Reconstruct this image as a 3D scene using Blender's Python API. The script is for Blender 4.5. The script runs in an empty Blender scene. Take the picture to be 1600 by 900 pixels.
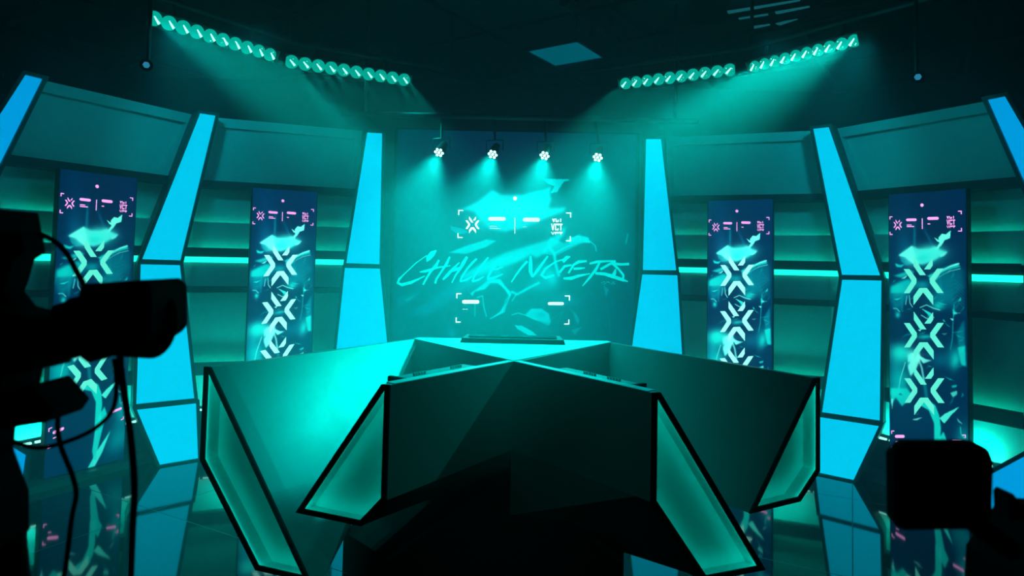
import bpy, bmesh, math, random
import numpy as np
from mathutils import Vector, Matrix
from math import sin, cos, radians, pi, atan, hypot
random.seed(4)
C = bpy.context.scene.collection
SC = bpy.context.scene

# ------------------------------------------------------------------ camera
EYE = Vector((0, 0, 1.62)); FPX = 1000.0; PITCH = atan(.046); ROLL = .022; PPX, PPY = 800.0, 362.0
FW = Vector((0, cos(PITCH), sin(PITCH))); RT = Vector((1, 0, 0)); UP = Vector((0, -sin(PITCH), cos(PITCH)))
cam_d = bpy.data.cameras.new('camera'); cam = bpy.data.objects.new('camera', cam_d); C.objects.link(cam)
cx = RT * cos(ROLL) + UP * sin(ROLL); cy = UP * cos(ROLL) - RT * sin(ROLL); cz = -FW
cam.matrix_world = Matrix(((cx.x, cy.x, cz.x, EYE.x), (cx.y, cy.y, cz.y, EYE.y), (cx.z, cy.z, cz.z, EYE.z), (0, 0, 0, 1)))
cam_d.sensor_width = 36; cam_d.lens = 22.5; cam_d.shift_y = (PPY - 450) / 1600.0
cam_d.clip_start = .02; cam_d.clip_end = 60
cam_d.dof.use_dof = True; cam_d.dof.focus_distance = 4.4; cam_d.dof.aperture_fstop = 3.2
SC.camera = cam

# ------------------------------------------------------------------ world, exposure
w = bpy.data.worlds.new('world'); SC.world = w; w.use_nodes = True
w.node_tree.nodes['Background'].inputs[0].default_value = (0, .0006, .0007, 1)
w.node_tree.nodes['Background'].inputs[1].default_value = 1.0
SC.view_settings.view_transform = 'Standard'; SC.view_settings.look = 'None'
SC.view_settings.exposure = 0; SC.view_settings.gamma = 1; SC.view_settings.use_curve_mapping = False
SC.cycles.use_denoising = True
SC.cycles.max_bounces = 5; SC.cycles.diffuse_bounces = 3; SC.cycles.glossy_bounces = 3; SC.cycles.volume_bounces = 0
SC.cycles.sample_clamp_indirect = 4

FLOOR = .12              # the camera stands 1.5 m above the studio floor
HAZE = .13               # scattering of the stage haze, per metre
BAR_W = [160.0, 120.0, 95.0, 95.0]   # watts per cell, bars from left to right
LAMP_W = 225.0            # the four back lamps
FRONT_FILL_W = 28.0           # unseen front fill, added to lift the dark desk front
SIDE_W = 30.0             # spots without fixtures, added to light the canopies
TEAL = (0.0, 1.0, .86)
TEALB = (0.0, .85, 1.0)

def spot(name, loc, target, watts, size, blend, parent, col=TEAL, rad=.03):
    d = bpy.data.lights.new(name, 'SPOT'); d.energy = watts; d.color = col
    d.spot_size = radians(size); d.spot_blend = blend; d.shadow_soft_size = rad
    o = bpy.data.objects.new(name, d); C.objects.link(o)
    o.location = loc; v = Vector(target) - Vector(loc)
    o.rotation_euler = v.to_track_quat('-Z', 'Y').to_euler()
    if parent is not None:
        o.parent = parent; o.matrix_parent_inverse = Matrix.Translation(parent.location).inverted()
    return o

# ------------------------------------------------------------------ helpers
def lin(c):
    return tuple(((v / 255.) / 12.92 if v / 255. <= .04045 else ((v / 255. + .055) / 1.055) ** 2.4) for v in c)
def mat(name, base=(.1, .1, .1), rough=.5, spec=.5, emit=None, strength=1.0, metal=0, ior=1.5, noise=0.0, nscale=30):
    m = bpy.data.materials.new(name); m.use_nodes = True; nt = m.node_tree; p = nt.nodes['Principled BSDF']
    p.inputs['Base Color'].default_value = (*base, 1); p.inputs['Roughness'].default_value = rough
    p.inputs['Specular IOR Level'].default_value = spec; p.inputs['Metallic'].default_value = metal; p.inputs['IOR'].default_value = ior
    if emit:
        p.inputs['Emission Color'].default_value = (*emit, 1); p.inputs['Emission Strength'].default_value = strength
    if noise:
        tc = nt.nodes.new('ShaderNodeTexCoord'); n = nt.nodes.new('ShaderNodeTexNoise'); n.inputs['Scale'].default_value = nscale
        r = nt.nodes.new('ShaderNodeMapRange'); r.inputs['To Min'].default_value = rough - noise; r.inputs['To Max'].default_value = rough + noise
        nt.links.new(tc.outputs['Object'], n.inputs['Vector']); nt.links.new(n.outputs['Fac'], r.inputs['Value'])
        nt.links.new(r.outputs['Result'], p.inputs['Roughness'])
        b = nt.nodes.new('ShaderNodeBump'); b.inputs['Strength'].default_value = .04
        nt.links.new(n.outputs['Fac'], b.inputs['Height']); nt.links.new(b.outputs['Normal'], p.inputs['Normal'])
    return m
def emat(name, rgb, strength=1.0, sample=True):
    m = bpy.data.materials.new(name); m.use_nodes = True; nt = m.node_tree; nt.nodes.clear()
    e = nt.nodes.new('ShaderNodeEmission'); o = nt.nodes.new('ShaderNodeOutputMaterial')
    e.inputs[0].default_value = (*lin(rgb), 1); e.inputs[1].default_value = strength
    nt.links.new(e.outputs[0], o.inputs[0])
    if not sample: m.cycles.emission_sampling = 'NONE'
    return m
def art_mat(name, strength):
    m = bpy.data.materials.new(name); m.use_nodes = True; nt = m.node_tree; nt.nodes.clear()
    e = nt.nodes.new('ShaderNodeEmission'); o = nt.nodes.new('ShaderNodeOutputMaterial'); a = nt.nodes.new('ShaderNodeAttribute')
    a.attribute_name = 'pixels'; nt.links.new(a.outputs['Color'], e.inputs[0]); e.inputs[1].default_value = strength
    nt.links.new(e.outputs[0], o.inputs[0]); m.cycles.emission_sampling = 'NONE'
    return m

class MB:
    def __init__(s): s.v = []; s.f = []; s.m = []; s.sm = []
    def add(s, vs, fs, mi=0, smooth=False):
        b = len(s.v); s.v += [Vector(v) for v in vs]
        for f in fs: s.f.append([b + i for i in f]); s.m.append(mi); s.sm.append(smooth)
        return s
    def box(s, x0, x1, y0, y1, z0, z1, mi=0):
        vs = [(x, y, z) for z in (z0, z1) for y in (y0, y1) for x in (x0, x1)]
        return s.add(vs, [(0, 2, 3, 1), (4, 5, 7, 6), (0, 1, 5, 4), (2, 6, 7, 3), (0, 4, 6, 2), (1, 3, 7, 5)], mi)
    def prism(s, poly, y0, y1, mi=0):          # poly in (x, z), extruded along y
        n = len(poly); vs = [(x, y0, z) for x, z in poly] + [(x, y1, z) for x, z in poly]
        return s.add(vs, [tuple(range(n)), tuple(range(2 * n - 1, n - 1, -1))] + [(i, i + n, (i + 1) % n + n, (i + 1) % n) for i in range(n)], mi)
    def slab(s, pts, thick, mi=0):             # a planar polygon in space given a thickness along -normal
        pts = [Vector(p) for p in pts]; n = len(pts)
        nn = Vector((0, 0, 0))
        for i in range(n): nn += pts[i].cross(pts[(i + 1) % n])
        nn.normalize(); vs = pts + [p - nn * thick for p in pts]
        return s.add(vs, [tuple(range(n)), tuple(range(2 * n - 1, n - 1, -1))] + [(i, i + n, (i + 1) % n + n, (i + 1) % n) for i in range(n)], mi)
    def cyl(s, p0, p1, r0, r1=None, n=20, mi=0, caps=True):
        p0 = Vector(p0); p1 = Vector(p1); r1 = r0 if r1 is None else r1; d = (p1 - p0).normalized()
        a = d.cross(Vector((0, 0, 1)) if abs(d.z) < .9 else Vector((1, 0, 0))).normalized(); b = d.cross(a)
        vs = [p0 + (a * cos(2 * pi * i / n) + b * sin(2 * pi * i / n)) * r0 for i in range(n)] + [p1 + (a * cos(2 * pi * i / n) + b * sin(2 * pi * i / n)) * r1 for i in range(n)]
        s.add(vs, [(i, (i + 1) % n, (i + 1) % n + n, i + n) for i in range(n)], mi, True)
        if caps: s.add(vs[:n], [tuple(range(n - 1, -1, -1))], mi); s.add(vs[n:], [tuple(range(n))], mi)
        return s
    def tube(s, pts, r, n=8, mi=0):
        pts = [Vector(p) for p in pts]; rings = []
        for i, p in enumerate(pts):
            d = (pts[min(i + 1, len(pts) - 1)] - pts[max(i - 1, 0)]).normalized()
            a = d.cross(Vector((0.1, 1, 0))).normalized(); b = d.cross(a)
            rings.append([p + (a * cos(2 * pi * k / n) + b * sin(2 * pi * k / n)) * r for k in range(n)])
        vs = [v for g in rings for v in g]
        fs = [(i * n + k, i * n + (k + 1) % n, (i + 1) * n + (k + 1) % n, (i + 1) * n + k) for i in range(len(pts) - 1) for k in range(n)]
        s.add(vs, fs, mi, True); s.add(rings[0], [tuple(range(n - 1, -1, -1))], mi); s.add(rings[-1], [tuple(range(n))], mi)
        return s
    def dome(s, c, d, r, depth, n=16, k=5, mi=0):   # a shallow lens bulging along d
        c = Vector(c); d = Vector(d).normalized(); a = d.cross(Vector((0, 0, 1))).normalized(); b = d.cross(a)
        vs = []
        for j in range(k):
            t = j / k * pi / 2
            vs += [c + (a * cos(2 * pi * i / n) + b * sin(2 * pi * i / n)) * r * cos(t) + d * depth * sin(t) for i in range(n)]
        vs.append(c + d * depth)
        fs = [(j * n + i, j * n + (i + 1) % n, (j + 1) * n + (i + 1) % n, (j + 1) * n + i) for j in range(k - 1) for i in range(n)]
        fs += [((k - 1) * n + i, (k - 1) * n + (i + 1) % n, k * n) for i in range(n)]
        return s.add(vs, fs, mi, True)
    def mirror(s):
        for v in s.v: v.x = -v.x
        s.f = [f[::-1] for f in s.f]; return s
    def build(s, name, mats, parent=None, loc=None, rz=0, bevel=0, fix=True):
        me = bpy.data.meshes.new(name); me.from_pydata([tuple(v) for v in s.v], [], s.f)
        for m in (mats if isinstance(mats, (list, tuple)) else [mats]): me.materials.append(m)
        me.polygons.foreach_set('material_index', s.m); me.polygons.foreach_set('use_smooth', s.sm); me.update()
        if fix:
            bm = bmesh.new(); bm.from_mesh(me); bmesh.ops.recalc_face_normals(bm, faces=bm.faces)
            if bevel:
                bmesh.ops.bevel(bm, geom=[e for e in bm.edges], offset=bevel, segments=3, affect='EDGES', profile=.6, clamp_overlap=True)
            bm.to_mesh(me); bm.free()
        o = bpy.data.objects.new(name, me); C.objects.link(o)
        if loc is not None: o.location = loc
        o.rotation_euler = (0, 0, rz)
        if parent is not None: o.parent = parent
        return o
def join(a, b, mi):
    o = len(a.v); a.v += b.v; a.f += [[i + o for i in f] for f in b.f]; a.m += [mi] * len(b.f); a.sm += [False] * len(b.f); return a

def tag(o, label=None, cat=None, group=None, kind=None):
    if label: o['label'] = label
    if cat: o['category'] = cat
    if group: o['group'] = group
    if kind: o['kind'] = kind
    return o
def thing(name, label, cat, loc=(0, 0, 0), rz=0, group=None):
    o = bpy.data.objects.new(name, None); C.objects.link(o); o.location = loc; o.rotation_euler = (0, 0, rz); o.empty_display_size = .1
    return tag(o, label, cat, group)
def inset(poly, d):
    n = len(poly); A = sum(poly[i][0] * poly[(i + 1) % n][1] - poly[(i + 1) % n][0] * poly[i][1] for i in range(n))
    sg = 1 if A > 0 else -1; out = []
    for i in range(n):
        p0, p1, p2 = poly[i - 1], poly[i], poly[(i + 1) % n]
        e1 = Vector((p1[0] - p0[0], p1[1] - p0[1])).normalized(); e2 = Vector((p2[0] - p1[0], p2[1] - p1[1])).normalized()
        n1 = Vector((-e1.y, e1.x)) * sg; n2 = Vector((-e2.y, e2.x)) * sg
        b = (n1 + n2); k = d / max(.25, (1 + n1.dot(n2))) ; out.append((p1[0] + b.x * k, p1[1] + b.y * k))
    return out
def ring(mb, outer, inner, y0, y1, mi=0):      # a frame between two outlines, from y0 (front) to y1 (back)
    n = len(outer)
    vs = [(x, y, z) for y in (y0, y1) for pl in (outer, inner) for x, z in pl]
    O0, I0, O1, I1 = 0, n, 2 * n, 3 * n; fs = []
    for i in range(n):
        j = (i + 1) % n
        fs += [(O0 + i, O0 + j, I0 + j, I0 + i), (O1 + i, I1 + i, I1 + j, O1 + j), (O0 + i, O1 + i, O1 + j, O0 + j), (I0 + i, I0 + j, I1 + j, I1 + i)]
    return mb.add(vs, fs, mi)

# ------------------------------------------------------------------ materials
M = dict(
    floor=None,
    black=mat('matt black paint', (.012, .013, .014), .6, noise=.08),
    void=mat('black studio drape', (.02, .02, .022), .9),
    frame=mat('black painted timber frame', (.02, .022, .024), .45, noise=.06),
    metal=mat('black powder coated metal', (.018, .018, .02), .35, noise=.05),
    matt=mat('flat black paint', (.01, .011, .012), .95, spec=.05),
    rubber=mat('black rubber', (.003, .003, .003), .8, spec=.15),
    panel=mat('grey laminate wall panel', (.55, .58, .58), .38, noise=.05, nscale=8),
    canopy=mat('grey painted canopy board', (.5, .52, .52), .42, noise=.05, nscale=8),
    ledge=mat('dark grey painted ledge', (.08, .085, .085), .4, noise=.05),
    desk=mat('satin grey desk laminate', (.15, .165, .165), .34, noise=.04, nscale=6),
    desktop=mat('pale satin table top', (.8, .82, .82), .3, noise=.04, nscale=6),
    kiteback=mat('white light box lining', (.7, .72, .72), .6),
    ceil=mat('dark ceiling tile', (.05, .055, .06), .8, noise=.05),
    glass=mat('dark coated lens glass', (.01, .01, .012), .08),
    greyplastic=mat('grey plastic', (.08, .08, .08), .4),
    key=mat('pale key caps', (.6, .6, .6), .5),
)
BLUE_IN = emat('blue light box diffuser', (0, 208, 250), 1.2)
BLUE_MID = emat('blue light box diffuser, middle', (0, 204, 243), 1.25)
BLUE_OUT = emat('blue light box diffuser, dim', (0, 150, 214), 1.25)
STRIP = emat('teal led strip', (20, 245, 205), 2.0)
COVE = emat('teal cove strip', (0, 240, 195), 12)
KSTRIP = emat('teal edge light', (0, 235, 205), 6)
PINK = emat('pink led pixels', (244, 165, 238), 1.5, False)
PALE = emat('pale led pixels', (225, 246, 255), 1.9, False)
CHEV = emat('pale teal led pixels', (95, 246, 218), 1.25, False)
CHEVB = emat('bright pale teal led pixels', (150, 255, 235), 1.7, False)
BRUSH = emat('cyan brush stroke pixels', (0, 222, 214), 1.3, False)
DOTE = emat('lamp diode', (170, 255, 250), 5.0, False)
DIODE = emat('floor diode', (140, 255, 235), 2.5)
LENS = emat('lit teal lens', (0, 190, 165), 1.0, False)
LENSH = emat('lit lens core', (150, 255, 240), 3, False)

# floor: black gloss with faint seams
m = bpy.data.materials.new('black gloss floor'); m.use_nodes = True; nt = m.node_tree; p = nt.nodes['Principled BSDF']
p.inputs['Base Color'].default_value = (.006, .008, .009, 1); p.inputs['IOR'].default_value = 2.1
tc = nt.nodes.new('ShaderNodeTexCoord'); mp = nt.nodes.new('ShaderNodeMapping'); mp.inputs['Rotation'].default_value = (0, 0, radians(28))
br = nt.nodes.new('ShaderNodeTexBrick'); br.inputs['Scale'].default_value = 1; br.inputs['Brick Width'].default_value = 1.2; br.inputs['Row Height'].default_value = 1.2
br.inputs['Mortar Size'].default_value = .003; br.offset = 0
br.inputs['Color1'].default_value = br.inputs['Color2'].default_value = (.05, .05, .05, 1); br.inputs['Mortar'].default_value = (.6, .6, .6, 1)
nt.links.new(tc.outputs['Object'], mp.inputs[0]); nt.links.new(mp.outputs[0], br.inputs[0]); nt.links.new(br.outputs[0], p.inputs['Roughness'])
M['floor'] = m

# ------------------------------------------------------------------ studio shell
tag(MB().box(-5.2, 5.2, -2.5, 8.2, FLOOR - .1, FLOOR).build('floor', M['floor']), kind='structure')
tag(MB().box(-5.2, 5.2, -2.5, 8.2, 3.9, 4.0).build('ceiling', M['ceil']), kind='structure')
tag(MB().box(-5.2, 5.2, 8.2, 8.3, .02, 3.9).build('wall_back', M['void']), kind='structure')
tag(MB().box(-5.3, -5.2, -2.5, 8.2, 0, 3.9).build('wall_left', M['void']), kind='structure')
tag(MB().box(5.2, 5.3, -2.5, 8.2, 0, 3.9).build('wall_right', M['void']), kind='structure')
tag(MB().box(-5.2, 5.2, -2.6, -2.5, 0, 3.9).build('wall_front', M['void']), kind='structure')
mb = MB(); a = radians(-34)      # ceiling grid bars
for k in range(-6, 7):
    for dx, dy in ((cos(a), sin(a)), (-sin(a), cos(a))):
        ox, oy = .54 - dy * (.36 + .66 * 2 * k), 6.83 + dx * (.36 + .66 * 2 * k)
        q = Vector((ox, oy, 3.88)); t = Vector((dx, dy, 0)); nn = Vector((-dy, dx, 0)) * .02
        L0 = [s for s in np.arange(-6, 6, .1) if abs((q + t * s).x) < 5.1 and -2.4 < (q + t * s).y < 8.1]
        if len(L0) < 2: continue
        A_, B_ = q + t * L0[0], q + t * L0[-1]
        mb.slab([A_ - nn, B_ - nn, B_ + nn, A_ + nn], .03)
tag(mb.build('trim_1', M['metal']), kind='structure')

# ------------------------------------------------------------------ the curved set: wall bays
# local frame of a bay: x along the wall away from the middle, -y towards the presenters, z up
def place(mb, name, mats, parent, side, **k):
    if side < 0: mb.mirror()
    return mb.build(name, mats, parent, **k)
P0, P1_, P2_ = (1.35, 5.62), (2.58, 5.16), (3.22, 4.0)
def bay(p, q, side, label, group, top_a, top_b, lowlight=True):
    L = hypot(q[0] - p[0], q[1] - p[1]); ang = math.atan2(-(q[1] - p[1]), q[0] - p[0])
    t = thing('set_wall_bay', label, 'stage wall', (side * p[0], p[1], 0), -side * ang, group)
    x0, x1 = 0.0, L
    def part(name, mats, fn):
        m_ = MB(); fn(m_); return place(m_, name, mats, t, side)
    part('plinth', M['ledge'], lambda m: m.box(x0, x1, -.26, .12, FLOOR, .165))
    part('back_board', M['black'], lambda m: m.box(x0, x1, .05, .09, .165, 2.75))
    # canopy: framed recessed board
    out = [(x0 + top_a[0], 2.735), (x1 + top_a[1], 2.735), (x1 + top_b[1], 2.22), (x0 + top_b[0], 2.22)]
    inn = [(out[0][0] + .06, 2.66), (out[1][0] - .06, 2.66), (out[2][0] - .06, 2.26), (out[3][0] + .06, 2.26)]
    part('canopy_frame', M['canopy'], lambda m: ring(m, out, inn, -.045, .05))
    part('canopy_board', M['canopy'], lambda m: m.prism(inn, -.005, .04))
    part('canopy_ledge', M['black'], lambda m: m.box(x0, x1, -.09, .05, 2.157, 2.215))
    part('upper_panel', M['panel'], lambda m: m.box(x0, x1, .035, .05, 1.86, 2.155))
    part('middle_panel', M['panel'], lambda m: m.add([(x0, -.02, 1.86), (x1, -.02, 1.86), (x1, -.02, 1.665), (x0, -.02, 1.665), (x0, .05, 1.86), (x1, .05, 1.86), (x1, .05, 1.665), (x0, .05, 1.665)],
         [(0, 1, 2, 3), (7, 6, 5, 4), (0, 4, 5, 1), (3, 2, 6, 7), (0, 3, 7, 4), (1, 5, 6, 2)]))
    part('upper_cove_strip', COVE, lambda m: m.box(x0 + .02, x1 - .02, -.006, .0, 1.8602, 1.863))
    part('upper_lip', M['panel'], lambda m: m.box(x0, x1, -.024, -.018, 1.85, 1.882))
    part('shelf_rail', M['black'], lambda m: m.box(x0, x1, -.07, .05, 1.615, 1.66).box(x0, x1, -.075, -.068, 1.615, 1.674))
    part('cove_strip', COVE, lambda m: m.box(x0 + .02, x1 - .02, -.066, -.058, 1.6605, 1.666))
    part('light_strip', STRIP, lambda m: m.box(x0 + .02, x1 - .02, -.055, -.0, 1.555, 1.60))
    part('waist_panel', M['panel'], lambda m: m.box(x0, x1, -.04, .05, 1.365, 1.55))
    part('waist_rail', M['black'], lambda m: m.box(x0, x1, -.07, .05, 1.32, 1.36))
    part('lower_panel', M['panel'], lambda m: m.box(x0, x1, -.015, .05, .735, 1.312))
    part('lower_rail', M['black'], lambda m: m.box(x0, x1, -.07, .05, .66, .73).box(x0, x1, -.078, -.07, .66, .762))
    part('lower_cove_strip', COVE, lambda m: m.box(x0 + .02, x1 - .02, -.066, -.054, .7305, .735))
    part('base_panel', M['panel'], lambda m: m.box(x0, x1, -.03, .05, .41, .655))
    part('base_ledge', M['ledge'], lambda m: m.box(x0, x1, -.08, .05, .165, .38))
    def dio(m):
        x = x0 + .05
        while x < x1 - .05: m.box(x, x + .05, -.075, -.055, .381, .392); x += .075
    part('diode_row', DIODE, dio)
    return t
bay(P0, P1_, -1, 'left inner teal stage wall bay of stacked panels behind a tall poster screen', None, (.0, -.1), (.02, -.02))
bay(P0, P1_, 1, 'right inner teal stage wall bay of stacked panels behind a tall poster screen', None, (.0, -.1), (.02, -.02))
bay(P1_, P2_, -1, 'far left teal stage wall bay behind the studio camera', None, (.06, -.12), (.25, .1))
bay(P1_, P2_, 1, 'far right teal stage wall bay with bright lower panel and diode row', None, (.06, -.12), (.25, .1))

# ------------------------------------------------------------------ blue light columns
def column(p, ang, side, segs, mat_e, label, kick=0.0):
    t = thing('light_column', label, 'light column', (side * p[0], p[1], 0), -side * radians(ang), 'blue light columns of the set')
    k_ = .975; segs = [[(x * k_, max(FLOOR + .012, 1.62 + (z_ - 1.62) * k_)) for x, z_ in s] for s in segs]
    t.location = (side * p[0] * k_, p[1] * k_, 0)
    zt = max(z_ for x, z_ in segs[2]); zb = FLOOR
    def lean(mb, i):                 # the bottom segment leans out towards the viewer
        if i == 2 and kick:
            for v in mb.v: v.y -= kick * max(0, (zt + .02 - v.z) / (zt - zb))
        return mb
    body = MB()
    for i, s in enumerate(segs):
        o = inset(s, -.022); o = [(x, max(FLOOR, z_)) for x, z_ in o]
        b1 = lean(MB().prism(o, .0, .16 if i < 2 else .10), i); join(body, b1, 0)
    place(body, 'column_body', M['frame'], t, side)
    for i, s in enumerate(segs):
        fr = MB(); ring(fr, [(x, max(FLOOR, z_)) for x, z_ in inset(s, -.022)], s, -.03, 0); place(lean(fr, i), 'segment_frame', M['frame'], t, side)
        f = lean(MB().prism(s, -.012, -.001), i); place(f, 'light_panel', mat_e, t, side)
    return t
C1 = [[(-.197, 2.71), (-.07, 2.71), (.07, 1.572), (-.21, 1.568)], [(-.214, 1.53), (.08, 1.53), (.15, .50), (-.345, .50)], [(-.345, .46), (.15, .46), (.10, .03), (-.2, .03)]]
C2 = [[(-.163, 2.74), (-.046, 2.74), (.31, 1.574), (.046, 1.57)], [(.048, 1.532), (.318, 1.535), (.303, .495), (-.098, .49)], [(-.108, .455), (.30, .458), (.18, .022), (-.077, .018)]]
C3 = [[(-.093, 2.725), (.012, 2.725), (.53, 1.57), (.32, 1.57)], [(.32, 1.53), (.54, 1.53), (.5, .60), (.17, .60)], [(.14, .56), (.5, .56), (.3, .03), (-.1, .03), (-.12, .33)]]
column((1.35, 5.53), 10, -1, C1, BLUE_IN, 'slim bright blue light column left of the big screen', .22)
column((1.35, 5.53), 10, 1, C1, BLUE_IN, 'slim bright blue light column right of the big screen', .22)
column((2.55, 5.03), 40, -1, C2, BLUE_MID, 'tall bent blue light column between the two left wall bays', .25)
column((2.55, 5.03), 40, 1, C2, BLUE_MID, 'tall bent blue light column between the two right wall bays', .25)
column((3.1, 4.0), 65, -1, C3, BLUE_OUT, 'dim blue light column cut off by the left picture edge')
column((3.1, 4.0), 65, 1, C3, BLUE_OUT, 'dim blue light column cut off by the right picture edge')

# ------------------------------------------------------------------ screen artwork (a grid of led pixels, one colour each)
def blur(a, r):
    r = int(r)
    if r < 1: return a
    for ax in (0, 1):
        for _ in range(2):
            pad = [(0, 0), (0, 0)]; pad[ax] = (r + 1, r); c = np.cumsum(np.pad(a, pad, mode='edge'), axis=ax)
            n = 2 * r + 1
            a = (np.take(c, range(n, c.shape[ax]), axis=ax) - np.take(c, range(0, c.shape[ax] - n), axis=ax)) / n
    return a
class Raster:
    def __init__(s, x0, y0, x1, y1, sc, base):
        s.x0, s.y0, s.sc = x0, y0, sc; s.h = int((y1 - y0) * sc); s.w = int((x1 - x0) * sc)
        s.X, s.Y = np.meshgrid(x0 + (np.arange(s.w) + .5) / sc, y0 + (np.arange(s.h) + .5) / sc)
        s.img = np.zeros((s.h, s.w, 3)) + np.array(base, float)
    def mask(s, poly):
        inside = np.zeros(s.X.shape, bool); n = len(poly)
        for i in range(n):
            xa, ya = poly[i]; xb, yb = poly[(i + 1) % n]
            if ya == yb: continue
            c = ((ya > s.Y) != (yb > s.Y)) & (s.X < (xb - xa) * (s.Y - ya) / (yb - ya) + xa); inside ^= c
        return inside.astype(float)
    def paint(s, poly, col, b=0.5, al=1.0):
        mk = blur(s.mask(poly), b * s.sc) * al; s.img = s.img * (1 - mk[..., None]) + np.array(col, float) * mk[..., None]
    def line(s, pts, wd, col, b=.3, al=1.0):
        mk = np.zeros(s.X.shape)
        for (xa, ya), (xb, yb) in zip(pts[:-1], pts[1:]):
            dx, dy = xb - xa, yb - ya; L = dx * dx + dy * dy + 1e-9
            t = np.clip(((s.X - xa) * dx + (s.Y - ya) * dy) / L, 0, 1)
            mk = np.maximum(mk, np.clip(wd / 2 + .5 - np.hypot(s.X - xa - t * dx, s.Y - ya - t * dy), 0, 1))
        mk = blur(mk, b * s.sc) * al; s.img = s.img * (1 - mk[..., None]) + np.array(col, float) * mk[..., None]
    def blob(s, cx_, cy_, rx, ry, col, al=1.0, rot=0):
        c_, s_ = cos(radians(rot)), sin(radians(rot)); dx, dy = s.X - cx_, s.Y - cy_
        q = ((dx * c_ + dy * s_) / rx) ** 2 + ((-dx * s_ + dy * c_) / ry) ** 2
        mk = np.exp(-q * 1.6) * al; s.img = s.img * (1 - mk[..., None]) + np.array(col, float) * mk[..., None]
    def sample(s, X, Y):
        i = np.clip(((Y - s.y0) * s.sc - .5), 0, s.h - 1.001); j = np.clip(((X - s.x0) * s.sc - .5), 0, s.w - 1.001)
        i0, j0 = i.astype(int), j.astype(int); fi, fj = (i - i0)[..., None], (j - j0)[..., None]; g = s.img
        c = (g[i0, j0] * (1 - fi) * (1 - fj) + g[i0 + 1, j0] * fi * (1 - fj) + g[i0, j0 + 1] * (1 - fi) * fj + g[i0 + 1, j0 + 1] * fi * fj) / 255.
        return np.where(c <= .04045, c / 12.92, ((c + .055) / 1.055) ** 2.4)
def pixel_grid(name, pos, col, mt, parent):
    h_, w_ = pos.shape[:2]; me = bpy.data.meshes.new(name); n = h_ * w_
    idx = np.arange(n).reshape(h_, w_)
    q = np.stack([idx[:-1, :-1], idx[1:, :-1], idx[1:, 1:], idx[:-1, 1:]], -1).reshape(-1, 4)
    me.vertices.add(n); me.vertices.foreach_set('co', pos.reshape(-1).astype(np.float32))
    me.loops.add(q.size); me.loops.foreach_set('vertex_index', q.reshape(-1).astype(np.int32))
    me.polygons.add(len(q)); me.polygons.foreach_set('loop_start', np.arange(0, q.size, 4, dtype=np.int32))
    me.update(calc_edges=True)
    at = me.attributes.new('pixels', 'FLOAT_COLOR', 'POINT')
    at.data.foreach_set('color', np.concatenate([col, np.ones((h_, w_, 1))], -1).reshape(-1).astype(np.float32))
    me.materials.append(mt); o = bpy.data.objects.new(name, me); C.objects.link(o); o.parent = parent
    return o

STAR = [[(-31, -19), (-21.5, -19), (-10.3, -3.5), (-10.3, 3), (-21.5, 19), (-31, 19), (-18, 0)],
        [(31, -19), (21.5, -19), (10.3, -3.5), (10.3, 3), (21.5, 19), (31, 19), (18, 0)],
        [(-15.3, 24), (-6, 11), (6, 11), (15.3, 24), (15.3, 38), (0, 18), (-15.3, 38)],
        [(-15, -37), (4.5, -9), (-5, -9), (-15, -24)], [(15, -36), (15, -24), (11, -18), (1.5, -18)]]
def star(cx_, cy_, k, kx=1.0):
    return [[(cx_ + x * k * kx, cy_ + y * k) for x, y in pl] for pl in STAR]
def corner(x, y, sx, sy, L, wd):
    return [[(x, y), (x + sx * L, y), (x + sx * L, y + sy * wd), (x + sx * wd, y + sy * wd), (x + sx * wd, y + sy * L), (x, y + sy * L)]]
def rect(x0, y0, x1, y1): return [[(x0, y0), (x1, y0), (x1, y1), (x0, y1)]]
def pill(x0, y, x1, h_):
    r = h_ / 2; n = 6
    return [[(x1 - r + r * sin(pi * i / n), y - r * cos(pi * i / n)) for i in range(n + 1)] + [(x0 + r - r * sin(pi * i / n), y + r * cos(pi * i / n)) for i in range(n + 1)]]
def disc(x, y, r): return [[(x + r * cos(2 * pi * i / 16), y + r * sin(2 * pi * i / 16)) for i in range(16)]]
GLY = {'V': [[(0, 0), (.28, 0), (.5, .62), (.72, 0), (1, 0), (.64, 1), (.36, 1)]],
       'C': [[(1, .3), (.7, .3), (.7, .2), (.3, .2), (.3, .8), (.7, .8), (.7, .68), (1, .68), (1, 1), (0, 1), (0, 0), (1, 0)]],
       'T': [[(0, 0), (1, 0), (1, .22), (.66, .22), (.66, 1), (.34, 1), (.34, .22), (0, .22)]]}
def vct(x0, y0, x1, y1, lo=0.0, hi=1.0):        # the word VCT; lo/hi crop it vertically
    out = []; wd = (x1 - x0) / 3.2
    for k, g in enumerate('VCT'):
        for pl in GLY[g]:
            pts = [(x0 + (k * 1.1 + px) * wd, y0 + (y1 - y0) * (min(max(py, lo), hi) - lo) / (hi - lo)) for px, py in pl]
            out.append(pts)
    return out
def text_polys(mb_map, s, x0, y, x1, h_, name, mt, parent):
    cu = bpy.data.curves.new(name, 'FONT'); cu.body = s; cu.size = 1; cu.offset = .01
    tmp = bpy.data.objects.new('tmp_text', cu); C.objects.link(tmp); bpy.context.view_layer.update()
    me = bpy.data.meshes.new_from_object(tmp.evaluated_get(bpy.context.evaluated_depsgraph_get()))
    bpy.data.objects.remove(tmp); xs = [v.co.x for v in me.vertices]; ys = [v.co.y for v in me.vertices]
    W_, H_ = max(xs) - min(xs), max(ys) - min(ys)
    mbo = MB(); mbo.add([mb_map(x0 + (v.co.x - min(xs)) / W_ * (x1 - x0), y - ((v.co.y - min(ys)) / H_ - .5) * h_) for v in me.vertices], [tuple(f.vertices) for f in me.polygons])
    return mbo
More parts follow.
